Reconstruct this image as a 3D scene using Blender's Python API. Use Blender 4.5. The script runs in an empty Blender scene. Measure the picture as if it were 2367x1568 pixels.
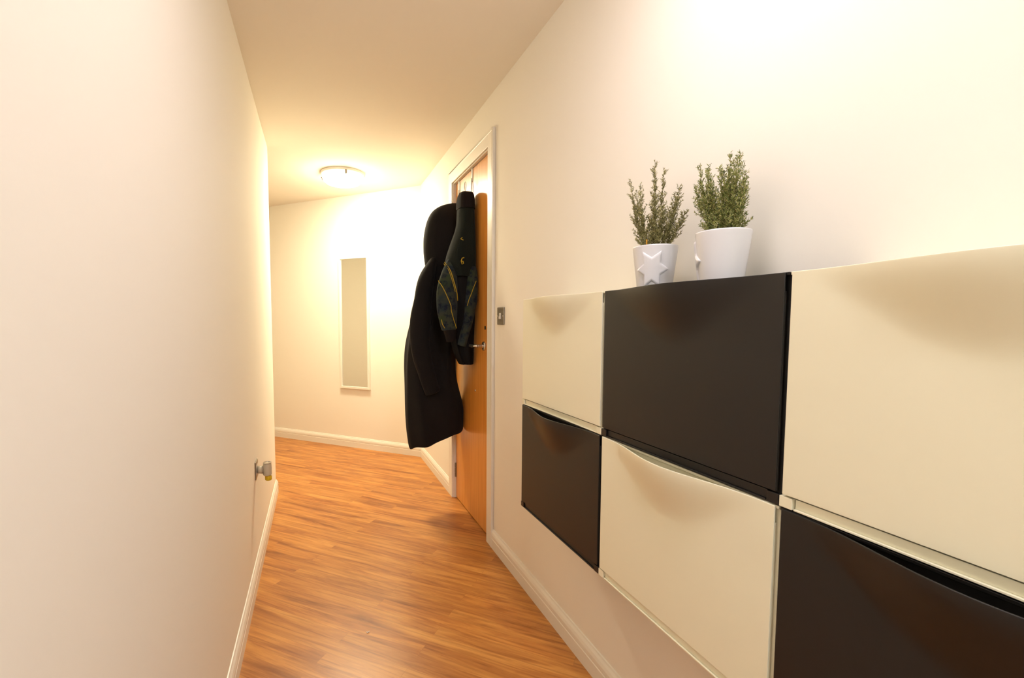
import bpy, bmesh, math, random
from mathutils import Vector, Matrix, noise
PI = math.pi
S = bpy.context.scene
COL = S.collection
random.seed(7)

# ------------------------------------------------------------------ helpers
def tag(o, label=None, cat=None, group=None, kind=None):
    if label: o['label'] = label
    if cat: o['category'] = cat
    if group: o['group'] = group
    if kind: o['kind'] = kind
    return o

def empty(name, loc, label=None, cat=None, group=None, kind=None, rz=0):
    o = bpy.data.objects.new(name, None); COL.objects.link(o)
    o.location = loc; o.rotation_euler = (0, 0, rz); o.empty_display_size = .05
    return tag(o, label, cat, group, kind)

def obj(name, bm, mat, parent=None, smooth=False, bevel=0, sub=0, solid=0):
    """parts are written in their parent's local frame"""
    bmesh.ops.remove_doubles(bm, verts=bm.verts, dist=1e-6)
    bmesh.ops.recalc_face_normals(bm, faces=bm.faces)
    me = bpy.data.meshes.new(name); bm.to_mesh(me); bm.free()
    me.materials.append(mat)
    if smooth:
        for p in me.polygons: p.use_smooth = True
    o = bpy.data.objects.new(name, me); COL.objects.link(o)
    if parent: o.parent = parent
    if solid:
        m = o.modifiers.new('solid', 'SOLIDIFY'); m.thickness = solid; m.offset = 0
    if bevel:
        m = o.modifiers.new('bevel', 'BEVEL'); m.width = bevel; m.segments = 2
        m.limit_method = 'ANGLE'; m.angle_limit = math.radians(40)
    if sub:
        m = o.modifiers.new('sub', 'SUBSURF'); m.levels = sub; m.render_levels = sub
    if smooth and not sub:
        m = o.modifiers.new('wn', 'WEIGHTED_NORMAL'); m.keep_sharp = True
    return o

def BM(): return bmesh.new()

def box(bm, a, b):
    x0, y0, z0 = a; x1, y1, z1 = b
    v = [bm.verts.new(p) for p in [(x0,y0,z0),(x1,y0,z0),(x1,y1,z0),(x0,y1,z0),(x0,y0,z1),(x1,y0,z1),(x1,y1,z1),(x0,y1,z1)]]
    for f in [(0,3,2,1),(4,5,6,7),(0,1,5,4),(1,2,6,5),(2,3,7,6),(3,0,4,7)]: bm.faces.new([v[i] for i in f])
    return bm

def prism(bm, pts, z0, z1):
    a = [bm.verts.new((x, y, z0)) for x, y in pts]; b = [bm.verts.new((x, y, z1)) for x, y in pts]
    n = len(pts)
    bm.faces.new(a[::-1]); bm.faces.new(b)
    for i in range(n): bm.faces.new([a[i], a[(i+1)%n], b[(i+1)%n], b[i]])
    return bm

def rings(bm, R, cap=True, closed=True):
    """join successive rings of points"""
    V = [[bm.verts.new(p) for p in r] for r in R]
    n = len(V[0])
    for i in range(len(V)-1):
        for j in range(n if closed else n-1):
            k = (j+1) % n
            bm.faces.new([V[i][j], V[i][k], V[i+1][k], V[i+1][j]])
    if cap and closed:
        bm.faces.new(V[0][::-1]); bm.faces.new(V[-1])
    return V

def lathe(bm, prof, n=48, c=(0,0,0)):
    R = [[(c[0]+max(r,1e-5)*math.cos(2*PI*k/n), c[1]+max(r,1e-5)*math.sin(2*PI*k/n), c[2]+z) for k in range(n)] for r, z in prof]
    rings(bm, R); return bm

def tube(bm, pts, rad, n=10):
    """tube along pts; rad number, or list, or list of (a,b)"""
    P = [Vector(p) for p in pts]; R = []
    up = Vector((0, 0, 1)); prev = None
    for i, p in enumerate(P):
        t = (P[min(i+1, len(P)-1)] - P[max(i-1, 0)]).normalized()
        if prev is None:
            a = t.cross(up) if abs(t.dot(up)) < .95 else t.cross(Vector((0, 1, 0)))
        else:
            a = prev - t*prev.dot(t)
        a.normalize(); prev = a
        b = t.cross(a)
        r = rad[i] if isinstance(rad, (list, tuple)) else rad
        ra, rb = r if isinstance(r, (list, tuple)) else (r, r)
        R.append([p + a*ra*math.cos(2*PI*k/n) + b*rb*math.sin(2*PI*k/n) for k in range(n)])
    rings(bm, R); return bm

def interp(tab, z):
    """piecewise smooth interpolation, tab sorted by first entry"""
    if z <= tab[0][0]: return list(tab[0][1:])
    if z >= tab[-1][0]: return list(tab[-1][1:])
    for i in range(len(tab)-1):
        a, b = tab[i], tab[i+1]
        if a[0] <= z <= b[0]:
            t = (z-a[0])/(b[0]-a[0])
            p = tab[max(i-1, 0)]; q = tab[min(i+2, len(tab)-1)]
            out = []
            for k in range(1, len(a)):
                m0 = (b[k]-p[k])/max(b[0]-p[0], 1e-6)*(b[0]-a[0]); m1 = (q[k]-a[k])/max(q[0]-a[0], 1e-6)*(b[0]-a[0])
                out.append((2*t**3-3*t*t+1)*a[k]+(t**3-2*t*t+t)*m0+(-2*t**3+3*t*t)*b[k]+(t**3-t*t)*m1)
            return out

def ss(t): t = max(0, min(1, t)); return t*t*(3-2*t)

# ------------------------------------------------------------------ materials
def lin(c):
    return tuple((x/255/12.92 if x/255 <= .04045 else ((x/255+.055)/1.055)**2.4) for x in c)+(1,)

def mat(name, col, rough=.5, metal=0, spec=.5, coat=0, bump=None, sheen=0, emit=None, estr=0, trans=0, sss=0):
    m = bpy.data.materials.new(name); m.use_nodes = True
    nt = m.node_tree; b = nt.nodes['Principled BSDF']
    b.inputs['Base Color'].default_value = col if len(col) == 4 else col+(1,)
    b.inputs['Roughness'].default_value = rough; b.inputs['Metallic'].default_value = metal
    b.inputs['Specular IOR Level'].default_value = spec
    b.inputs['Coat Weight'].default_value = coat; b.inputs['Sheen Weight'].default_value = sheen
    b.inputs['Transmission Weight'].default_value = trans
    if sss:
        b.inputs['Subsurface Weight'].default_value = sss; b.inputs['Subsurface Scale'].default_value = .004
    if emit:
        b.inputs['Emission Color'].default_value = emit; b.inputs['Emission Strength'].default_value = estr
    tc = nt.nodes.new('ShaderNodeTexCoord')
    if bump:
        sc, st, dist = bump
        n = nt.nodes.new('ShaderNodeTexNoise'); n.inputs['Scale'].default_value = sc; n.inputs['Detail'].default_value = 5
        bp = nt.nodes.new('ShaderNodeBump'); bp.inputs['Strength'].default_value = st; bp.inputs['Distance'].default_value = dist
        nt.links.new(tc.outputs['Object'], n.inputs['Vector']); nt.links.new(n.outputs['Fac'], bp.inputs['Height'])
        nt.links.new(bp.outputs['Normal'], b.inputs['Normal'])
    return m

def ramp(nt, stops, interp='LINEAR'):
    r = nt.nodes.new('ShaderNodeValToRGB'); r.color_ramp.interpolation = interp
    e = r.color_ramp.elements
    while len(e) < len(stops): e.new(.5)
    for k, (p, c) in enumerate(stops): e[k].position = p; e[k].color = c
    return r

M = {}
M['wall'] = mat('wall_paint', (.915, .87, .765), .85, spec=.25, bump=(140, .05, .002))
M['ceil'] = mat('ceiling_paint', (.92, .865, .76), .9, spec=.2, bump=(120, .05, .002))
M['gloss'] = mat('gloss_trim_paint', (.87, .83, .73), .38, spec=.5)
M['cream'] = mat('cream_plastic', (.90, .855, .635), .42, spec=.45, bump=(900, .03, .0005))
M['black'] = mat('black_plastic', (.0075, .0065, .006), .44, spec=.5, bump=(900, .05, .0005))
M['slot'] = mat('slot_dark', (.02, .015, .01), .8)
M['chrome'] = mat('brushed_steel', (.62, .60, .56), .28, 1)
M['steelplate'] = mat('satin_steel_plate', (.30, .27, .22), .42, .85)
M['pot'] = mat('white_glazed_ceramic', (.80, .79, .80), .30, spec=.5, coat=.3)
M['soil'] = mat('potting_soil', (.022, .02, .012), .95, bump=(300, .8, .004))
M['hook'] = mat('white_coated_wire', (.66, .60, .50), .45)
M['lamp_white'] = mat('lamp_white_enamel', (.80, .78, .72), .4)
M['white_plastic'] = mat('switch_rocker_plastic', (.80, .77, .70), .4)
M['fresh'] = mat('freshener_plastic', (.60, .54, .41), .4)
M['oil'] = mat('yellow_scented_oil', (.85, .62, .02), .12, trans=.35)
M['paper'] = mat('paper', (.82, .80, .74), .8)
M['tagm'] = mat('plant_tag', (.70, .36, .03), .6)
def glow(name, col, strength):
    # the glass glows less in its upper band, beside the pan
    m = mat(name, (.8, .8, .8), .3, emit=col, estr=strength); nt = m.node_tree; b = nt.nodes['Principled BSDF']
    tc = nt.nodes.new('ShaderNodeTexCoord'); sp = nt.nodes.new('ShaderNodeSeparateXYZ'); mr_ = nt.nodes.new('ShaderNodeMapRange')
    mr_.inputs[1].default_value = -.048; mr_.inputs[2].default_value = -.085; mr_.inputs[3].default_value = strength*.03; mr_.inputs[4].default_value = strength
    nt.links.new(tc.outputs['Object'], sp.inputs[0]); nt.links.new(sp.outputs['Z'], mr_.inputs[0]); nt.links.new(mr_.outputs[0], b.inputs['Emission Strength'])
    return m
M['glow'] = glow('lamp_glass_far', (1, .885, .64, 1), 185)
M['glow2'] = glow('lamp_glass_near', (1, .915, 1.0, 1), 35)
M['glow_fill'] = glow('fill_lamp_glass', (.84, .905, 1.04, 1), 71)  # glow of the added fill lamp behind the camera
M['coat'] = mat('black_wool', (.0075, .0065, .0065), .9, spec=.25, sheen=.03, bump=(260, .5, .003))
M['lining'] = mat('black_lining', (.004, .004, .0045), .8, spec=.2)
M['green'] = mat('dark_green_fleece', (.0085, .0125, .0095), .95, spec=.2, sheen=.04, bump=(300, .5, .003))
M['cuff'] = mat('black_ribbed_cuff', (.008, .006, .006), .9, spec=.2)
M['yellow'] = mat('yellow_piping', (.40, .27, .008), .6)
M['mirror'] = mat('mirror_glass', (.70, .71, .68), .02, 1)

def patterned():
    m = mat('patterned_fleece', (.03, .045, .03), .95, spec=.2, sheen=.04, bump=(320, .5, .003))
    nt = m.node_tree; b = nt.nodes['Principled BSDF']
    tc = nt.nodes.new('ShaderNodeTexCoord')
    n = nt.nodes.new('ShaderNodeTexNoise'); n.inputs['Scale'].default_value = 14; n.inputs['Detail'].default_value = 2
    r = ramp(nt, [(.35, (.030, .046, .022, 1)), (.5, (.034, .042, .032, 1)), (.62, (.020, .032, .036, 1))])
    v = nt.nodes.new('ShaderNodeTexVoronoi'); v.inputs['Scale'].default_value = 26; v.feature = 'F1'
    n2 = nt.nodes.new('ShaderNodeTexNoise'); n2.inputs['Scale'].default_value = 60
    mx0 = nt.nodes.new('ShaderNodeMix'); mx0.data_type = 'VECTOR'; mx0.inputs[0].default_value = .05
    r2 = ramp(nt, [(.15, (.9, .9, .9, 1)), (.55, (0, 0, 0, 1))])
    mx = nt.nodes.new('ShaderNodeMix'); mx.data_type = 'RGBA'; mx.inputs[7].default_value = (.004, .006, .022, 1)
    L = nt.links.new
    L(tc.outputs['Object'], n.inputs['Vector']); L(tc.outputs['Object'], n2.inputs['Vector'])
    L(tc.outputs['Object'], mx0.inputs[4]); L(n2.outputs['Color'], mx0.inputs[5]); L(mx0.outputs[1], v.inputs['Vector'])
    L(n.outputs['Fac'], r.inputs['Fac']); L(v.outputs['Distance'], r2.inputs['Fac'])
    L(r2.outputs['Color'], mx.inputs[0]); L(r.outputs['Color'], mx.inputs[6]); L(mx.outputs[2], b.inputs['Base Color'])
    return m
M['pattern'] = patterned()

def leafmat(name, a, c):
    m = mat(name, a, .55)
    nt = m.node_tree; b = nt.nodes['Principled BSDF']
    g = nt.nodes.new('ShaderNodeNewGeometry')
    r = ramp(nt, [(0, a), (.6, c), (1, (.52, .47, .20, 1))])
    nt.links.new(g.outputs['Random Per Island'], r.inputs['Fac']); nt.links.new(r.outputs['Color'], b.inputs['Base Color'])
    return m
M['leaf1'] = leafmat('grey_green_leaf', (.085, .085, .025, 1), (.30, .275, .095, 1))
M['leaf2'] = leafmat('fresh_green_leaf', (.080, .125, .020, 1), (.30, .32, .075, 1))
M['stem'] = mat('plant_stem', (.16, .14, .05), .7)

def wood_floor():
    m = mat('laminate_floor', (.5, .25, .08), .33, spec=.45)
    nt = m.node_tree; b = nt.nodes['Principled BSDF']; L = nt.links.new
    tc = nt.nodes.new('ShaderNodeTexCoord')
    mp = nt.nodes.new('ShaderNodeMapping'); mp.inputs['Rotation'].default_value = (0, 0, math.radians(41.5))
    L(tc.outputs['Object'], mp.inputs['Vector'])
    br = nt.nodes.new('ShaderNodeTexBrick')
    br.offset = .37; br.offset_frequency = 2; br.squash = 1
    br.inputs['Scale'].default_value = 1; br.inputs['Brick Width'].default_value = .85; br.inputs['Row Height'].default_value = .064
    br.inputs['Mortar Size'].default_value = .0005; br.inputs['Mortar Smooth'].default_value = .3
    br.inputs['Color1'].default_value = (0, 0, 0, 1); br.inputs['Color2'].default_value = (1, 1, 1, 1); br.inputs['Mortar'].default_value = (.5, .5, .5, 1)
    L(mp.outputs['Vector'], br.inputs['Vector'])
    # shift grain per strip
    sh = nt.nodes.new('ShaderNodeVectorMath'); sh.operation = 'MULTIPLY_ADD'
    cr = nt.nodes.new('ShaderNodeCombineXYZ')
    L(br.outputs['Color'], cr.inputs[0]); L(br.outputs['Color'], cr.inputs[2]);
    sh.inputs[1].default_value = (.9, 0, .16)
    L(cr.outputs[0], sh.inputs[0]); L(mp.outputs['Vector'], sh.inputs[2])
    def grain(sx, sy, scale, detail, dist):
        k = nt.nodes.new('ShaderNodeVectorMath'); k.operation = 'MULTIPLY'; k.inputs[1].default_value = (sx, sy, 1)
        n = nt.nodes.new('ShaderNodeTexNoise'); n.inputs['Scale'].default_value = scale; n.inputs['Detail'].default_value = detail
        n.inputs['Distortion'].default_value = dist; n.inputs['Roughness'].default_value = .6
        L(sh.outputs[0], k.inputs[0]); L(k.outputs[0], n.inputs['Vector']); return n
    g1 = grain(.9, 9, 2.2, 5, .8); g2 = grain(1.3, 34, 2.4, 4, .5); g3 = grain(.9, 4.2, 1.8, 3, 1.6)
    r1 = ramp(nt, [(.30, lin((148, 86, 32))), (.43, lin((181, 115, 52))), (.56, lin((202, 137, 65))), (.72, lin((216, 154, 80)))])
    L(g1.outputs['Fac'], r1.inputs['Fac'])
    r2 = ramp(nt, [(.36, (.60, .50, .42, 1)), (.50, (1, 1, 1, 1))])
    L(g2.outputs['Fac'], r2.inputs['Fac'])
    m1 = nt.nodes.new('ShaderNodeMix'); m1.data_type = 'RGBA'; m1.blend_type = 'MULTIPLY'; m1.inputs[0].default_value = .55
    L(r1.outputs['Color'], m1.inputs[6]); L(r2.outputs['Color'], m1.inputs[7])
    r3 = ramp(nt, [(.30, (.66, .55, .50, 1)), (.46, (1, 1, 1, 1))])
    L(g3.outputs['Fac'], r3.inputs['Fac'])
    m2 = nt.nodes.new('ShaderNodeMix'); m2.data_type = 'RGBA'; m2.blend_type = 'MULTIPLY'; m2.inputs[0].default_value = .6
    L(m1.outputs[2], m2.inputs[6]); L(r3.outputs['Color'], m2.inputs[7])
    # strip to strip tone
    r4 = ramp(nt, [(0, (.93, .91, .89, 1)), (.5, (1, 1, 1, 1)), (1, (1.03, 1.0, .96, 1))])
    L(br.outputs['Color'], r4.inputs['Fac'])
    m3 = nt.nodes.new('ShaderNodeMix'); m3.data_type = 'RGBA'; m3.blend_type = 'MULTIPLY'; m3.inputs[0].default_value = 1
    L(m2.outputs[2], m3.inputs[6]); L(r4.outputs['Color'], m3.inputs[7])
    m4 = nt.nodes.new('ShaderNodeMix'); m4.data_type = 'RGBA'; m4.blend_type = 'MULTIPLY'; m4.inputs[7].default_value = (.7, .6, .5, 1)
    f = nt.nodes.new('ShaderNodeMath'); f.operation = 'MULTIPLY'; f.inputs[1].default_value = .6
    L(br.outputs['Fac'], f.inputs[0]); L(f.outputs[0], m4.inputs[0]); L(m3.outputs[2], m4.inputs[6])
    L(m4.outputs[2], b.inputs['Base Color'])
    bp = nt.nodes.new('ShaderNodeBump'); bp.inputs['Strength'].default_value = .06; bp.inputs['Distance'].default_value = .002
    L(g2.outputs['Fac'], bp.inputs['Height']); L(bp.outputs['Normal'], b.inputs['Normal'])
    return m
M['floor'] = wood_floor()

def wood_door():
    m = mat('veneer_door', (.4, .2, .06), .28, spec=.5)
    nt = m.node_tree; b = nt.nodes['Principled BSDF']; L = nt.links.new
    tc = nt.nodes.new('ShaderNodeTexCoord')
    mp = nt.nodes.new('ShaderNodeMapping'); mp.inputs['Scale'].default_value = (30, 30, .9)
    n = nt.nodes.new('ShaderNodeTexNoise'); n.inputs['Scale'].default_value = 2.2; n.inputs['Detail'].default_value = 6; n.inputs['Distortion'].default_value = .4
    r = ramp(nt, [(.3, lin((208, 136, 52))), (.5, lin((222, 150, 66))), (.7, lin((230, 164, 82)))])
    L(tc.outputs['Object'], mp.inputs['Vector']); L(mp.outputs['Vector'], n.inputs['Vector']); L(n.outputs['Fac'], r.inputs['Fac']); L(r.outputs['Color'], b.inputs['Base Color'])
    return m
M['door'] = wood_door()

# ------------------------------------------------------------------ the setting
XR, XL, ZC = .917, -.292, 2.44          # right wall, left wall, ceiling
YB = -1.7                               # wall behind the camera
YL = 3.617                              # where the left wall turns away
A = Vector((.917, 4.228)); B = Vector((-.437, 5.461)); D = (B-A).normalized(); N = Vector((D.y, -D.x))  # far wall
if N.dot(Vector((0, 1))) < 0: N = -N     # N points out of the room
E2 = A + D*((-1.7-A.x)/D.x)
DY0, DY1, DZ = 2.470, 3.165, 2.165      # door opening

def struct(name, bm, m, parent=None, **k):
    o = obj(name, bm, m, parent, **k)
    if not parent: o['kind'] = 'structure'
    return o

struct('floor', prism(BM(), [(1.1, YB-.1), (1.1, 4.4), (E2.x-.1, E2.y+.3), (-1.8, YB-.1)], -.06, 0), M['floor'])
struct('ceiling', prism(BM(), [(1.1, YB-.1), (1.1, 4.4), (E2.x-.1, E2.y+.3), (-1.8, YB-.1)], ZC, ZC+.08), M['ceil'])
# right wall with its door opening
bm = BM()
box(bm, (XR, YB-.1, 0), (XR+.12, DY0-.03, ZC)); box(bm, (XR, DY1+.03, 0), (XR+.12, 4.228, ZC)); box(bm, (XR, DY0-.03, DZ+.03), (XR+.12, DY1+.03, ZC))
struct('wall_right', bm, M['wall'])
o2 = N*.12
struct('wall_far', prism(BM(), [tuple(A), tuple(E2), tuple(E2+o2), tuple(A+o2+(-D)*.1)], 0, ZC), M['wall'])
struct('wall_left', prism(BM(), [(XL, YB-.1), (XL, YL), (-1.7, YL), (-1.7, YL-.12), (XL-.12, YL-.12), (XL-.12, YB-.1)], 0, ZC), M['wall'], bevel=.006)
struct('wall_end', box(BM(), (-1.82, YL-.12, 0), (-1.70, E2.y+.1, ZC)), M['wall'])
struct('wall_back', box(BM(), (XL, YB-.1, 0), (XR, YB, ZC)), M['wall'])

# skirting boards: moulded profile swept along the foot of the walls
PROF = [(0, 0), (.015, 0), (.015, .052), (.0128, .055), (.0128, .058), (.015, .061), (.0145, .074), (.011, .086), (.006, .094), (.004, .100), (0, .101)]
def skirting(name, p, q, nrm, e0=0, e1=0):
    p = Vector(p); q = Vector(q); n = Vector(nrm); d = (q-p).normalized(); bm = BM(); R = []
    for base, e in ((p, e0), (q, e1)):
        R.append([(*(base + n*x + d*(e*x)), z) for x, z in PROF])
    V = [[bm.verts.new(v) for v in r] for r in R]
    k = len(PROF)
    for j in range(k): bm.faces.new([V[0][j], V[0][(j+1)%k], V[1][(j+1)%k], V[1][j]])
    bm.faces.new(V[0]); bm.faces.new(V[1][::-1])
    return struct(name, bm, M['gloss'])
AW = .062                                # architrave width
skirting('baseboard_right', (XR, YB), (XR, DY0-.018-AW), (-1, 0))
c = math.tan(math.radians((180-132.3)/2))
skirting('baseboard_right_beyond', (XR, DY1+.018+AW), (XR, 4.228), (-1, 0), 0, -.45)
skirting('baseboard_far', A, E2, -N, .45, 0)
skirting('baseboard_left', (XL, YB), (XL, YL), (1, 0), 0, 1)
skirting('baseboard_return', (XL, YL), (-1.7, YL), (0, 1), -1, 0)

# ------------------------------------------------------------------ the door
door = empty('door_1', (XR, (DY0+DY1)/2, 0), kind='structure')
door['label'] = 'honey coloured wooden door in a cream frame behind the hanging coats'
def L_(x, y, z): return (x-XR, y-(DY0+DY1)/2, z)
def lbox(bm, a, b): return box(bm, L_(*a), L_(*b))
XD = XR+.014                             # front of the door leaf
bm = BM(); lbox(bm, (XD, DY0+.003, .006), (XD+.04, DY1-.003, DZ-.004)); leaf = obj('door_leaf', bm, M['door'], door, bevel=.0012)
# casing: three moulded members with a stepped inner edge, plus lining
def casing():
    bm = BM()
    for (w0, w1, x0) in ((.006, .018+AW, XR-.016), (.018+AW-.012, .018+AW+.003, XR-.0168)):
        lbox(bm, (x0, DY0-w1, 0), (XR, DY0-w0, DZ+w1)); lbox(bm, (x0, DY1+w0, 0), (XR, DY1+w1, DZ+w1)); lbox(bm, (x0, DY0-w0, DZ+w0), (XR, DY1+w0, DZ+w1))
    return bm
obj('architrave', casing(), M['gloss'], door, bevel=.003)
bm = BM()
lbox(bm, (XR-.004, DY0-.028, 0), (XR+.11, DY0, DZ+.028)); lbox(bm, (XR-.004, DY1, 0), (XR+.11, DY1+.028, DZ+.028)); lbox(bm, (XR-.004, DY0, DZ), (XR+.11, DY1, DZ+.028))
lbox(bm, (XD+.043, DY0, 0), (XD+.058, DY0+.014, DZ)); lbox(bm, (XD+.043, DY1-.014, 0), (XD+.058, DY1, DZ)); lbox(bm, (XD+.043, DY0, DZ-.014), (XD+.058, DY1, DZ))
obj('door_lining', bm, M['gloss'], door)
for z in (.20, 1.06, 1.92):
    bm = BM(); a = L_(XD-.004, DY1-.001, z)
    for k in range(3): lathe(bm, [(0, -.05+k*.0335), (.006, -.05+k*.0335), (.006, -.05+k*.0335+.031), (0, -.05+k*.0335+.031)], 16, a)
    box(bm, (a[0]-.001, a[1]-.012, a[2]-.05), (a[0]+.0045, a[1], a[2]+.05)); obj('hinge', bm, M['steelplate'], door)
# lever handle
hy, hz = 2.588, 1.098
bm = BM(); a = L_(XD, hy, hz)
def xlathe(bm, prof, c, n=32):
    R = [[(c[0]-x, c[1]+max(r, 1e-5)*math.cos(2*PI*k/n), c[2]+max(r, 1e-5)*math.sin(2*PI*k/n)) for k in range(n)] for r, x in prof]
    rings(bm, R)
xlathe(bm, [(0, 0), (.026, 0), (.026, .006), (.023, .009), (.011, .010), (.010, .012), (.010, .040), (0, .041)], a)
rose = obj('door_handle', bm, M['chrome'], door, smooth=True, bevel=.001)
bm = BM()
pts = [(a[0]-.036, a[1], a[2]), (a[0]-.048, a[1]+.004, a[2]), (a[0]-.054, a[1]+.014, a[2]), (a[0]-.056, a[1]+.04, a[2]), (a[0]-.056, a[1]+.082, a[2]-.001), (a[0]-.054, a[1]+.100, a[2]-.002), (a[0]-.05, a[1]+.105, a[2]-.002)]
tube(bm, pts, [.0085, .0095, .0095, .009, .009, .0085, .004], 16)
lev = obj('lever', bm, M['chrome'], rose, smooth=True)
a = L_(XD, 2.575, 1.205); bm = BM(); box(bm, (a[0]-.004, a[1]-.012, a[2]-.012), (a[0], a[1]+.004, a[2]+.008)); obj('latch_stud', bm, M['slot'], door, bevel=.001)
a = L_(XD, 2.745, .818); bm = BM(); xlathe(bm, [(0, 0), (.007, 0), (.0065, .003), (0, .005)], a, 16); obj('steel_dot', bm, M['chrome'], door, smooth=True)  # small round steel dot on the leaf below the handle

# ------------------------------------------------------------------ light switch
sw = empty('light_switch', (XR, 2.292, 1.267), 'brushed steel light switch on the right wall between door frame and cabinets', 'light switch')
bm = BM(); box(bm, (-.007, -.045, -.045), (0, .045, .045)); obj('switch_plate', bm, M['steelplate'], sw, bevel=.003)
bm = BM(); box(bm, (-.0095, -.010, -.016), (-.007, .011, .015)); box(bm, (-.0125, -.009, -.0155), (-.009, .010, -.002)); obj('rocker', bm, M['white_plastic'], sw, bevel=.0015)
for s in (-1, 1):
    bm = BM(); xlathe(bm, [(0, .007), (.004, .007), (.0035, .0082), (0, .0085)], (0, 0, 0) if 0 else (0, s*.034, 0), 14); obj('screw', bm, M['chrome'], sw)

# ------------------------------------------------------------------ cabinets
XF = .737; YC = 1.634; W = .52; ZT, ZM, ZB = 1.3205, .9308, .5405
def cab_front(colour):
    w, h = W-.012, .366; nx, nz = 56, 48; bm = BM(); V = []
    for layer in (0, 1):
        G = []
        for i in range(nx+1):
            u = i/nx; row = []
            s = math.sin(PI*ss((u-.05)/.90)) if .05 < u < .95 else 0
            s = max(s, 0)
            for j in range(nz+1):
                z = .022 + h*(1-(1-j/nz)**1.25); t = .022+h - z
                t0 = .028+.102*s**.75
                P = ss(1-t/t0)
                x = -.036*(s**1.0)*P
                row.append(bm.verts.new((x + (.0032 if layer else 0), (u-.5)*w, z)))
            G.append(row)
        V.append(G)
    for l in (0, 1):
        G = V[l]
        for i in range(nx):
            for j in range(nz): bm.faces.new([G[i][j], G[i+1][j], G[i+1][j+1], G[i][j+1]])
    for i in range(nx):
        for j in (0, nz): bm.faces.new([V[0][i][j], V[0][i+1][j], V[1][i+1][j], V[1][i][j]])
    for j in range(nz):
        for i in (0, nx): bm.faces.new([V[0][i][j], V[0][i][j+1], V[1][i][j+1], V[1][i][j]])
    # folded side returns of the flap
    for s in (-1, 1):
        y = s*w/2; box(bm, (.003, min(y, y-s*.003), .022), (.0075, max(y, y-s*.003), .022+h-.03))
    return bm
def cab_body(bm):
    h = .388; w = W-.0015
    box(bm, (.009, -w/2, 0), (.18, -w/2+.004, h)); box(bm, (.009, w/2-.004, 0), (.18, w/2, h))
    box(bm, (.176, -w/2, 0), (.18, w/2, h)); box(bm, (.009, -w/2, 0), (.18, w/2, .004))
    for s in (-1, 1):                    # corner feet of the front edge
        y = s*w/2; box(bm, (.001, min(y, y-s*.022), 0), (.02, max(y, y-s*.022), .0185))
        box(bm, (.0085, min(y, y-s*.018), .004), (.014, max(y, y-s*.018), h))
    return bm
def cabinet(col, y, z, label):
    t = empty('shoe_cabinet', (XF, y, z), label, 'cabinet', 'wall hung shoe cabinets in a chequerboard of cream and black')
    m = M[col]
    obj('body', cab_body(BM()), m, t, bevel=.0008)
    bm = BM(); box(bm, (.004, -W/2+.001, .383), (.18, W/2-.001, .3885)); box(bm, (.0085, -W/2+.012, .32), (.011, W/2-.012, .3835)); obj('top_lid', bm, m, t, bevel=.001)
    bm = BM(); box(bm, (.0015, -W/2+.0255, .0), (.02, W/2-.0255, .003)); box(bm, (.006, -W/2+.0255, .003), (.02, W/2-.0255, .0185)); obj('bottom_rail', bm, m, t, bevel=.0006)
    f = obj('flap_door', cab_front(col), m, t, smooth=True)
    mod = f.modifiers.new('bev', 'BEVEL'); mod.width = .0009; mod.segments = 2; mod.limit_method = 'ANGLE'; mod.angle_limit = 1.0
    f.modifiers.move(len(f.modifiers)-1, 0)
    return t
LAB = {(0, 1): 'cream shoe cabinet in the top row, farthest from the camera next to the light switch',
       (1, 1): 'black shoe cabinet in the top row carrying the two potted plants',
       (2, 1): 'large cream shoe cabinet in the top row at the right edge of the picture',
       (0, 0): 'black shoe cabinet in the bottom row, smallest in view, under the farthest cream one',
       (1, 0): 'cream shoe cabinet in the bottom row under the black one with plants',
       (2, 0): 'large black shoe cabinet in the bottom right corner, nearest the camera'}
for k in range(3):
    for r in (1, 0):
        col = 'cream' if (k+r) % 2 else 'black'
        cabinet(col, YC-W*k-W/2, ZM+.0008 if r else ZB, LAB[(k, r)])

# ------------------------------------------------------------------ potted plants
def star_relief(ang, zc, R=.041, rz=.050):
    """six-pointed star raised outline wrapped on the tapered pot"""
    bm = BM(); pts = []
    n = 12
    for k in range(n):
        r = 1 if k % 2 == 0 else .56
        a = k*2*PI/n
        pts.append((r*math.cos(a), r*math.sin(a)))
    def wrap(px, pz, out):
        z = zc+pz*rz; rad = .0415+.012*(z/.105)+out
        th = ang + px*R/.048
        return (rad*math.cos(th), rad*math.sin(th), z)
    Q = []
    for k in range(n):
        for e in range(5):
            t_ = e/5; a_, b_ = pts[k], pts[(k+1) % n]; Q.append((a_[0]*(1-t_)+b_[0]*t_, a_[1]*(1-t_)+b_[1]*t_))
    ring = [[bm.verts.new(wrap(p[0]*f, p[1]*f, o)) for p in Q] for f, o in ((1.05, -.0008), (1.0, .0012), (.93, .0040), (.75, .0040), (.55, .0040), (.35, .0040), (.15, .0040))]
    for a, b in zip(ring[:-1], ring[1:]):
        for k in range(len(Q)): bm.faces.new([a[k], a[(k+1) % len(Q)], b[(k+1) % len(Q)], b[k]])
    bm.faces.new(ring[-1])
    return bm
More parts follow.
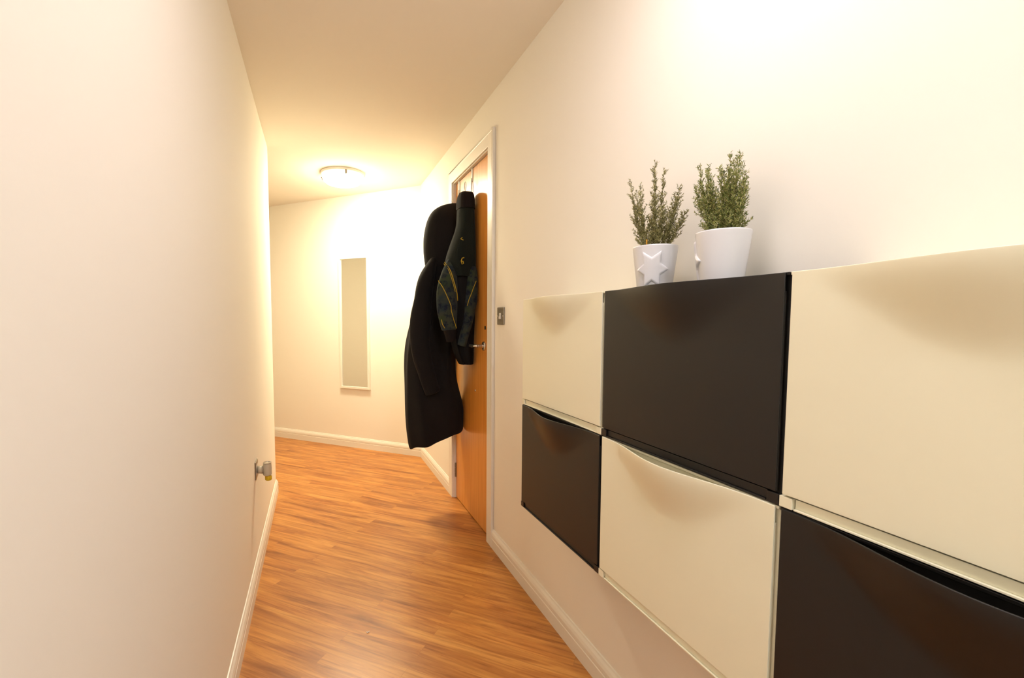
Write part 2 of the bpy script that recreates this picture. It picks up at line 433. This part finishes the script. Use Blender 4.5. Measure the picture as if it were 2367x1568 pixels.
def plant(loc, rz, label, stems, leaf, seed, tag_=False):
    t = empty('potted_conifer', loc, label, 'potted plant')
    rnd = random.Random(seed)
    H = .106
    bm = BM(); lathe(bm, [(0, 0), (.0395, 0), (.0415, .002), (.0535, H-.003), (.0530, H), (.0515, H+.0005), (.0495, H-.002), (.046, H-.012), (.040, .02), (0, .015)], 64)
    p = obj('pot', bm, M['pot'], t, smooth=True)
    s = obj('star_relief', star_relief(rz, .046), M['pot'], p, smooth=True)
    bm = BM(); lathe(bm, [(0, H-.010), (.03, H-.008), (.0462, H-.012), (.045, H-.016), (0, H-.02)], 32); obj('soil', bm, M['soil'], t)
    fo = BM(); st = BM()
    def needle(p, d, ln, wd):
        a = d.cross(Vector((rnd.uniform(-1, 1), rnd.uniform(-1, 1), rnd.uniform(-1, 1)))).normalized()*wd
        up = Vector((0, 0, ln*.18))
        v = [fo.verts.new(q) for q in (p-a*.5, p+a*.5, p+d*ln*.55+a*.8+up*.3, p+d*ln+up, p+d*ln*.55-a*.8+up*.3)]
        th = a.cross(d).normalized()*wd*.35
        w = [fo.verts.new(q.co+th) for q in v]
        fo.faces.new(v); fo.faces.new(w[::-1])
        for i in range(5): fo.faces.new([v[i], v[(i+1) % 5], w[(i+1) % 5], w[i]])
    def twig(p0, d, ln, seg, bend):
        p = Vector(p0); d = Vector(d).normalized(); P = [p.copy()]
        for i in range(seg):
            d = (d + bend*.18 + Vector((rnd.gauss(0, .07), rnd.gauss(0, .07), rnd.gauss(0, .05)))).normalized()
            p = p + d*ln/seg; P.append(p.copy())
        return P
    def leaves(P, dens, l0, wd):
        for i in range(len(P)-1):
            a, b = P[i], P[i+1]; d = (b-a).normalized(); n = max(1, int((b-a).length*dens))
            for k in range(n):
                q = a.lerp(b, rnd.random())
                side = d.cross(Vector((rnd.gauss(0, 1), rnd.gauss(0, 1), rnd.gauss(0, 1)))).normalized()
                dd = (d*rnd.uniform(.35, .9)+side*.8).normalized()
                needle(q, dd, l0*rnd.uniform(.6, 1.2), wd)
    for (dy, dx, h) in stems:
        tip = Vector((dx, dy, h)); base = Vector((dx*.22, dy*.25, H-.01)); n = 12
        ctrl = Vector((dx*.55+rnd.gauss(0, .003), dy*.85, H+(h-H)*.45))
        P = [base*(1-s)**2+ctrl*2*s*(1-s)+tip*s*s for s in [i/n for i in range(n+1)]]
        tube(st, P, [.0011-.0008*i/n for i in range(n+1)], 5)
        leaves(P[2:], 650, .0062, .0010)
        L0 = (tip-base).length
        for i in range(1, n):
            s = i/n
            for q in range(4 if s < .6 else (3 if s < .8 else 2)):
                d = (P[min(i+1, n)]-P[i]).normalized(); side = d.cross(Vector((rnd.gauss(0, 1), rnd.gauss(0, 1), rnd.gauss(0, 1)))).normalized()
                T = twig(P[i], d*.9+side*.85, (.011+.026*(1-s))*rnd.uniform(.6, 1.25), 5, Vector((0, 0, .8)))
                tube(st, T, .00035, 3); leaves(T, 850, .0055, .00095)
    # low skirt of arching shoots
    for k in range(16):
        an = 2*PI*k/16+rnd.uniform(-.2, .2)
        T = twig((.02*math.cos(an), .02*math.sin(an), H-.008), (math.cos(an)*.75, math.sin(an)*.75, .8), rnd.uniform(.03, .048), 6, Vector((0, 0, .1)))
        tube(st, T, .0004, 3); leaves(T, 1000, .0062, .0010)
    if tag_:
        bm = BM(); box(bm, (-.028, -.004, H-.018), (-.0265, .001, H+.017)); obj('plant_label', bm, M['tagm'], t, bevel=.0004)
    # keep the shoots clear of the wall behind
    for b_ in (fo, st):
        for v in b_.verts:
            if v.co.x > .075: v.co.x = .075-(v.co.x-.075)*.15
    obj('foliage', fo, leaf, t); obj('stem', st, M['stem'], t)
    return t
# (across, towards wall, height)
PZ = ZT+.0003
plant((.826, 1.026, PZ), math.radians(-137), 'potted conifer in white star pot on the black cabinet, farther one with orange tag',
      [(.100, -.005, .300), (.078, .01, .285), (.010, 0, .325), (-.018, .005, .296), (-.004, -.01, .290), (-.082, .0, .238), (-.055, .012, .225), (.055, -.02, .25), (.098, .005, .235), (-.035, -.01, .20), (.03, .02, .23), (-.088, .01, .175)], M['leaf1'], 3, True)
plant((.826, .816, PZ), math.radians(118), 'potted conifer in white pot on the black cabinet, nearer one with taller bright green shoots',
      [(.070, .0, .266), (.056, .01, .262), (.040, -.01, .248), (.082, .0, .226), (.012, .01, .238), (-.012, 0, .268), (-.026, .01, .262), (-.034, -.005, .25), (-.046, .005, .222), (-.052, .0, .19), (-.006, -.02, .24), (.05, -.015, .22), (.0, .02, .235), (-.03, .02, .21), (.028, -.012, .21), (-.020, -.012, .225)], M['leaf2'], 9)

# ------------------------------------------------------------------ ceiling lamps
def lamp(loc, mat_, label, rz):
    t = empty('ceiling_lamp', loc, label, 'ceiling lamp', None, None, rz)
    bm = BM(); lathe(bm, [(0, 0), (.168, 0), (.171, -.004), (.170, -.018), (.163, -.0225), (0, -.0225)], 64); obj('base_pan', bm, M['lamp_white'], t, smooth=True, bevel=.001)
    bm = BM(); lathe(bm, [(0, -.0225), (.150, -.0225), (.157, -.026), (.158, -.050), (.150, -.066), (.130, -.082), (.095, -.094), (.05, -.101), (0, -.103)], 64); obj('glass_shade', bm, mat_, t, smooth=True)
    for k in range(3):
        a = k*2*PI/3; c, s = math.cos(a), math.sin(a); bm = BM()
        tube(bm, [(c*.160, s*.160, -.018), (c*.168, s*.168, -.030), (c*.167, s*.167, -.042), (c*.158, s*.158, -.052)], [.007, .009, .009, .004], 12)
        tube(bm, [(c*.158, s*.158, -.030), (c*.180, s*.180, -.030)], .0055, 12)
        obj('clip', bm, M['steelplate'], t, smooth=True)
    return t
lamp((.236, 4.065, ZC), M['glow'], 'glowing round ceiling lamp with metal clips near the far wall', math.radians(-84))
lamp((.43, .75, ZC), M['glow2'], 'glowing round ceiling lamp above the black and cream cabinets', math.radians(30))
lamp((.30, -.90, ZC), M['glow_fill'], 'added cool white fill lamp on the ceiling behind the camera, out of view', math.radians(10))  # unseen lamp, added to lift the ambient light in the corridor

# ------------------------------------------------------------------ mirror on the far wall
mc = A + D*0
P0 = Vector((.241, 4.843)); P1 = Vector((.500, 4.607)); cm = (P0+P1)/2; wm = (P1-P0).length
ang = math.atan2(-D.y, -D.x)             # local +x runs towards the right wall
mr = empty('wall_mirror', (cm.x, cm.y, .583), 'tall narrow wall mirror in a thin white frame under the far lamp', 'mirror', None, None, ang)
hm = 1.278; fw = .020
def frame(bm, w, h, f, y0, y1):
    box(bm, (-w/2, y0, 0), (-w/2+f, y1, h)); box(bm, (w/2-f, y0, 0), (w/2, y1, h)); box(bm, (-w/2+f, y0, 0), (w/2-f, y1, f)); box(bm, (-w/2+f, y0, h-f), (w/2-f, y1, h)); return bm
sgn = -1
wm += .004
obj('frame', frame(BM(), wm, hm, .022, -.022, 0), M['gloss'], mr, bevel=.002)
bm = BM(); box(bm, (-wm/2+.018, -.010, .018), (wm/2-.018, -.002, hm-.018)); obj('mirror_glass', bm, M['mirror'], mr)

# ------------------------------------------------------------------ socket with plug-in freshener on the left wall
so = empty('wall_socket', (XL, 2.492, .515), 'steel wall socket plate low on the left wall', 'socket')
bm = BM(); box(bm, (0, -.043, -.043), (.0055, .043, .043)); obj('socket_plate', bm, M['steelplate'], so, bevel=.002)
bm = BM(); box(bm, (.0055, -.026, -.024), (.0065, .026, .024)); obj('socket_insert', bm, M['white_plastic'], so, bevel=.001)
fr = empty('air_freshener', (XL+.0066, 2.492, .515), 'plug-in air freshener with yellow oil bottle in the left wall socket', 'air freshener')
bm = BM()
tube(bm, [(0, 0, -.004), (.012, 0, -.004), (.030, 0, -.006)], [(.022, .016), (.022, .018), (.018, .020)], 24)
obj('plug_body', bm, M['fresh'], fr, smooth=True)
bm = BM(); R = []
for z, rx, ry in ((-.034, .017, .021), (-.030, .0205, .024), (0, .021, .0245), (.024, .019, .023), (.027, .018, .022)):
    R.append([(.046+rx*math.cos(2*PI*k/32), ry*math.sin(2*PI*k/32), z) for k in range(32)])
rings(bm, R)
hs = obj('housing', bm, M['fresh'], fr, smooth=True)
bm = BM(); R0 = []
for z, f in ((.0272, 1.0), (.0300, 1.0), (.0300, .82), (.0275, .78)):
    R0.append([(.046+.019*f*math.cos(2*PI*k/32), .023*f*math.sin(2*PI*k/32), z) for k in range(32)])
rings(bm, R0); box(bm, (.044, -.016, .027), (.048, .016, .0298)); obj('vent_rim', bm, M['chrome'], hs, smooth=False)
bm = BM(); lathe(bm, [(0, -.060), (.013, -.060), (.016, -.056), (.016, -.040), (.012, -.0345), (0, -.0345)], 24, (.050, 0, 0)); obj('oil_bottle', bm, M['oil'], fr, smooth=True)

# ------------------------------------------------------------------ over-door hooks
def ohook(y, label):
    t = empty('over_door_hook', (XD, y, DZ-.004), label, 'hook', 'white hooks hanging over the top of the door')
    bm = BM()
    box(bm, (-.0035, -.013, -.075), (-.0005, .013, .0035)); box(bm, (-.0035, -.013, .0005), (.03, .013, .0035))
    obj('strap', bm, M['hook'], t, bevel=.0008)
    bm = BM()
    tube(bm, [(-.004, 0, -.055), (-.006, 0, -.10), (-.006, 0, -.16), (-.012, 0, -.185), (-.028, 0, -.195), (-.045, 0, -.185), (-.052, 0, -.16), (-.048, 0, -.14)], .0032, 10)
    obj('wire', bm, M['hook'], t, smooth=True)
    bm = BM(); pts = [(-.045, .03*math.cos(a)*.5+.002, -.105+.026*math.sin(a)) for a in [i*2*PI/20 for i in range(21)]]
    tube(bm, pts, .0022, 8); obj('loop', bm, M['hook'], t, smooth=True)
ohook(2.815, 'white over-door hook above the green patterned jacket, nearer the camera')
ohook(3.085, 'white over-door hook near the hinge side above the black coat')

# ------------------------------------------------------------------ clothes
def garment(tab, y_c, n=96, amp=.008, nf=7, seed=0, nz=60, pw=2.3, hollow=.02, wave=.0, xw=0):
    """tab rows: z, x_left, x_right, y_centre, half thickness in y"""
    tab = sorted(tab); z0, z1 = tab[0][0], tab[-1][0]; R = []
    ph = [random.Random(seed+i).uniform(0, 2*PI) for i in range(6)]
    def ring(z, scale=1.0, dz=0):
        xl, xr, yc, hy = interp(tab, z); cx, hx = (xl+xr)/2, max((xr-xl)/2, .002)
        r = []
        fade = min(1, (z1-z)/.25)
        for k in range(n):
            a = 2*PI*k/n; c, s = math.cos(a), math.sin(a)
            px = math.copysign(abs(c)**(2/pw), c); py = math.copysign(abs(s)**(2/pw), s)
            f = amp*fade*(math.sin(nf*a+ph[0]+1.5*math.sin(z*4+ph[1]))+.6*math.sin((nf*2-3)*a+ph[2]+z*5))
            f += .5*amp*noise.noise(Vector((c*2.2+seed, s*2.2, z*4)))*2
            q = scale
            z_ = z + dz + xw*(px*hx) + wave*math.sin(5*a+ph[3])*max(0, 1-(z-z0)/.15)
            r.append(Vector((cx+px*(hx*q), yc+py*(hy*q)+f*abs(s)*q, z_)) + Vector((f*.35*c, 0, 0)))
        return r
    for i in range(nz+1):
        z = z0+(z1-z0)*i/nz; R.append(ring(z))
    ins = [ring(z0+.001, .93), ring(z0+.05, .90)]; ins = [[p+Vector((0, 0, .002 if k == 0 else .04)) for p in r] for k, r in enumerate(ins)]
    bm = BM(); rings(bm, ins[::-1]+R)
    return bm

# black hooded coat
YK = 2.99
coat = empty('hooded_coat', (.90, YK, 1.98), 'long black hooded coat hanging from the far hook on the wooden door', 'coat')
def loc_(o, c): o.data.transform(Matrix.Translation((-c[0], -c[1], -c[2]))); return o
cc = (.90, YK, 1.98)
body_tab = [(0.469, 0.571, 0.93, 3.02, 0.107), (0.505, 0.563, 0.93, 3.02, 0.115), (0.628, 0.551, 0.93, 3.02, 0.123), (0.852, 0.543, 0.882, 3.02, 0.127), (1.107, 0.554, 0.888, 3.02, 0.123), (1.301, 0.598, 0.903, 3.03, 0.115), (1.454, 0.647, 0.913, 3.04, 0.107), (1.566, 0.681, 0.923, 3.04, 0.094), (1.669, 0.704, 0.923, 3.04, 0.082)]
b = garment(body_tab, 2.97, amp=.010, nf=6, seed=5, wave=.006, xw=.30)
# slope the hem: the front of the coat hangs lower than the side against the door
o = loc_(obj('coat_body', b, M['coat'], coat, smooth=True, sub=1), cc)
hood_tab = [(1.536, 0.704, 0.923, 3.045, 0.078), (1.607, 0.686, 0.926, 3.04, 0.094), (1.689, 0.677, 0.926, 3.04, 0.098), (1.771, 0.679, 0.926, 3.045, 0.098), (1.862, 0.696, 0.926, 3.05, 0.09), (1.918, 0.718, 0.926, 3.05, 0.082), (1.959, 0.75, 0.926, 3.055, 0.066), (1.99, 0.801, 0.926, 3.06, 0.049), (2.007, 0.857, 0.926, 3.06, 0.029), (2.013, 0.89, 0.918, 3.06, 0.01)]
b = garment(hood_tab, 2.99, amp=.005, nf=3, seed=9, nz=40, pw=2.2)
loc_(obj('hood', b, M['coat'], coat, smooth=True, sub=1), cc)
def sleeve(pts, rad, nz=40, n=28, seed=1, amp=.004):
    P = [Vector(p) for p in pts]; T = [(i/(len(P)-1), *P[i], *rad[i]) for i in range(len(P))]
    bm = BM(); R = []
    q = [interp(T, i/nz) for i in range(nz+1)]
    for i in range(nz+1):
        c = Vector(q[i][:3]); t = (Vector(q[min(i+1, nz)][:3])-Vector(q[max(i-1, 0)][:3])).normalized()
        ax = Vector((1, 0, 0)); ax = (ax-t*ax.dot(t)).normalized(); ay = t.cross(ax)
        ra, rb = q[i][3], q[i][4]; r = []
        for k in range(n):
            a = 2*PI*k/n
            w = 1+amp*40*noise.noise(Vector((math.cos(a)*1.5+seed, math.sin(a)*1.5, i*.16)))*.5
            r.append(c+ax*ra*w*math.cos(a)+ay*rb*w*math.sin(a))
        R.append(r)
    # hollow cuff end
    e = R[-1]; c = sum(e, Vector())/n; t = (Vector(q[nz][:3])-Vector(q[nz-2][:3])).normalized()
    R.append([c+(p-c)*.86 for p in e]); R.append([c+(p-c)*.80-t*.03 for p in e])
    rings(bm, R); return bm
sl = sleeve([(.735, 2.99, 1.64), (.668, 2.93, 1.50), (.641, 2.91, 1.36), (.621, 2.905, 1.20), (.628, 2.90, 1.05), (.660, 2.90, .92), (.702, 2.90, .79)],
            [(.02, .03), (.050, .045), (.058, .048), (.066, .048), (.062, .046), (.055, .044), (.048, .040)], seed=4)
loc_(obj('sleeve', sl, M['coat'], coat, smooth=True, sub=1), cc)

# green patterned jacket on the nearer hook
jc = (.90, 2.80, 1.99)
jk = empty('fleece_jacket', jc, 'dark green jacket with patterned sleeves and yellow piping hanging in front of the black coat', 'jacket')
YJ = 2.79
jt = [(1.5, 0.775, 0.924, 2.748, 0.084), (1.585, 0.748, 0.924, 2.748, 0.091), (1.676, 0.772, 0.924, 2.753, 0.087), (1.8, 0.815, 0.921, 2.758, 0.077), (1.9, 0.824, 0.918, 2.763, 0.07), (1.96, 0.828, 0.916, 2.768, 0.063), (1.985, 0.838, 0.91, 2.768, 0.042), (1.996, 0.858, 0.9, 2.768, 0.017)]
loc_(obj('jacket_yoke', garment(jt, YJ, amp=.006, nf=4, seed=21, nz=44, pw=2.6), M['green'], jk, smooth=True, sub=1), jc)
jt2 = [(.975, .845, .924, 2.785, .045), (1.03, .815, .926, 2.785, .055), (1.12, .79, .926, 2.785, .06), (1.25, .77, .926, 2.775, .075), (1.40, .765, .926, 2.765, .085), (1.52, .780, .924, 2.76, .08), (1.56, .80, .920, 2.76, .06)]
loc_(obj('jacket_body', garment(jt2, YJ, amp=.006, nf=5, seed=31, nz=40, pw=3), M['lining'], jk, smooth=True, sub=1), jc)
jt3 = [(1.90, .822, .920, 2.762, .072), (1.95, .824, .920, 2.765, .072), (1.985, .830, .918, 2.768, .062), (2.006, .840, .912, 2.77, .045)]
loc_(obj('collar', garment(jt3, YJ, amp=.003, nf=3, seed=41, nz=14, pw=3), M['cuff'], jk, smooth=True, sub=1), jc)
def jsleeve(pts, rad, seed):
    return loc_(obj('sleeve', sleeve(pts, rad, seed=seed, amp=.002), M['pattern'], jk, smooth=True, sub=1), jc)
s1p = [(.764, 2.73, 1.600), (.756, 2.71, 1.53), (.742, 2.695, 1.44), (.736, 2.69, 1.36), (.740, 2.69, 1.28), (.750, 2.69, 1.19)]
s1r = [(.014, .025), (.042, .038), (.060, .042), (.063, .043), (.058, .042), (.045, .038)]
s1 = jsleeve(s1p, s1r, 2)
s2p = [(.893, 2.72, 1.59), (.890, 2.705, 1.53), (.886, 2.70, 1.44), (.880, 2.70, 1.35), (.868, 2.71, 1.24), (.852, 2.72, 1.165), (.838, 2.73, 1.095)]
s2r = [(.018, .03), (.034, .04), (.041, .042), (.040, .042), (.031, .038), (.027, .034), (.027, .030)]
s2 = jsleeve(s2p, s2r, 6)
# black cuffs below the sleeves
def cuff(par, pts, rad):
    return loc_(obj('cuff', sleeve(pts, rad, nz=12, seed=3, amp=.001), M['cuff'], par, smooth=True), jc)
cuff(s1, [(.750, 2.69, 1.205), (.757, 2.695, 1.165), (.764, 2.70, 1.125)], [(.040, .038), (.034, .033), (.028, .028)])
# yellow piping on the sleeves: laid over the front face (towards the camera)
def front_y(pts, rad, x, z):
    T = sorted([(p[2], p[0], p[1], r[0], r[1]) for p, r in zip(pts, rad)])
    cx, cy, ra, rb = interp(T, z); u = max(-.97, min(.97, (x-cx)/ra))
    return cy-rb*math.sqrt(1-u*u)
def piping(par, line, pts, rad, r=.0022):
    P = []
    for (x0, z0), (x1, z1) in zip(line[:-1], line[1:]):
        for i in range(6):
            s = i/6; x = x0+(x1-x0)*s; z = z0+(z1-z0)*s; P.append((x, front_y(pts, rad, x, z)-.0022, z))
    x, z = line[-1]; P.append((x, front_y(pts, rad, x, z)-.0022, z))
    bm = BM(); tube(bm, P, r, 8)
    o = loc_(obj('piping', bm, M['yellow'], par, smooth=True), jc); o['label'] = 'yellow piping'
piping(s1, [(.730, 1.585), (.752, 1.53), (.772, 1.46), (.790, 1.40), (.796, 1.36)], s1p, s1r, .0028)
piping(s1, [(.724, 1.575), (.740, 1.54), (.760, 1.47), (.776, 1.41)], s1p, s1r, .0018)
piping(s1, [(.684, 1.475), (.705, 1.43), (.735, 1.36), (.748, 1.33), (.750, 1.30), (.765, 1.25), (.786, 1.20)], s1p, s1r, .0022)
piping(s1, [(.697, 1.25), (.702, 1.225), (.715, 1.20)], s1p, s1r, .002)
piping(s2, [(.905, 1.475), (.885, 1.43), (.862, 1.37), (.852, 1.33)], s2p, s2r, .002)
piping(s2, [(.868, 1.535), (.852, 1.50), (.846, 1.47)], s2p, s2r, .0012)
# yellow and grey chest marks (embroidered crest)
def yoke_y(x, z):
    xl, xr, yc, hy = interp(sorted(jt), z); u = (x-(xl+xr)/2)/((xr-xl)/2); return yc-hy*math.sqrt(max(.05, 1-u*u))-.009
for line in ([(.824, 1.724), (.816, 1.716), (.828, 1.708)], [(.828, 1.606), (.816, 1.602), (.811, 1.585), (.816, 1.568), (.824, 1.572), (.822, 1.584), (.814, 1.584)]):
    bm = BM(); tube(bm, [(x, yoke_y(x, z), z) for x, z in line], .0032, 8)
    o = loc_(obj('chest_emblem', bm, M['yellow'], jk, smooth=True), jc); o['label'] = 'yellow embroidered chest mark'

# tiny scrap of paper on the floor
bm = BM()
pts = [(-.006, -.002), (-.001, -.004), (.006, -.001), (.007, .003), (.001, .002), (-.005, .003)]
prism(bm, pts, .0001, .0008)
for v in bm.verts: v.co.z += .0035*abs(v.co.x)/.006
o = obj('paper_scrap', bm, M['paper']); o.location = (.178, 1.854, 0); tag(o, 'tiny white scrap of paper lying on the wooden floor', 'paper scrap')

# ------------------------------------------------------------------ world, camera
w = bpy.data.worlds.new('world'); S.world = w; w.use_nodes = True
w.node_tree.nodes['Background'].inputs[0].default_value = (0, 0, 0, 1)
cam = bpy.data.cameras.new('camera'); co = bpy.data.objects.new('camera', cam); COL.objects.link(co); S.camera = co
f, yaw, pitch, roll, Hc = 1103.86, .2932, .0672, .0003, 1.2392
cam.sensor_fit = 'HORIZONTAL'; cam.sensor_width = 36; cam.lens = f/2367*36
cam.shift_x = (1183.5-1062.12)/2367; cam.shift_y = (817.73-784)/2367
cam.clip_start = .02; cam.clip_end = 50
fw_ = Vector((math.sin(yaw)*math.cos(pitch), math.cos(yaw)*math.cos(pitch), -math.sin(pitch)))
r_ = Vector((math.cos(yaw), -math.sin(yaw), 0)); u_ = r_.cross(fw_)
r2 = r_*math.cos(roll)+u_*math.sin(roll); u2 = u_*math.cos(roll)-r_*math.sin(roll)
m = Matrix((r2, u2, -fw_)).transposed().to_4x4(); m.translation = (0, 0, Hc); co.matrix_world = m
S.view_settings.view_transform = 'Standard'; S.view_settings.look = 'None'; S.view_settings.gamma = 1
S.view_settings.use_curve_mapping = False
S.view_settings.exposure = 0.19
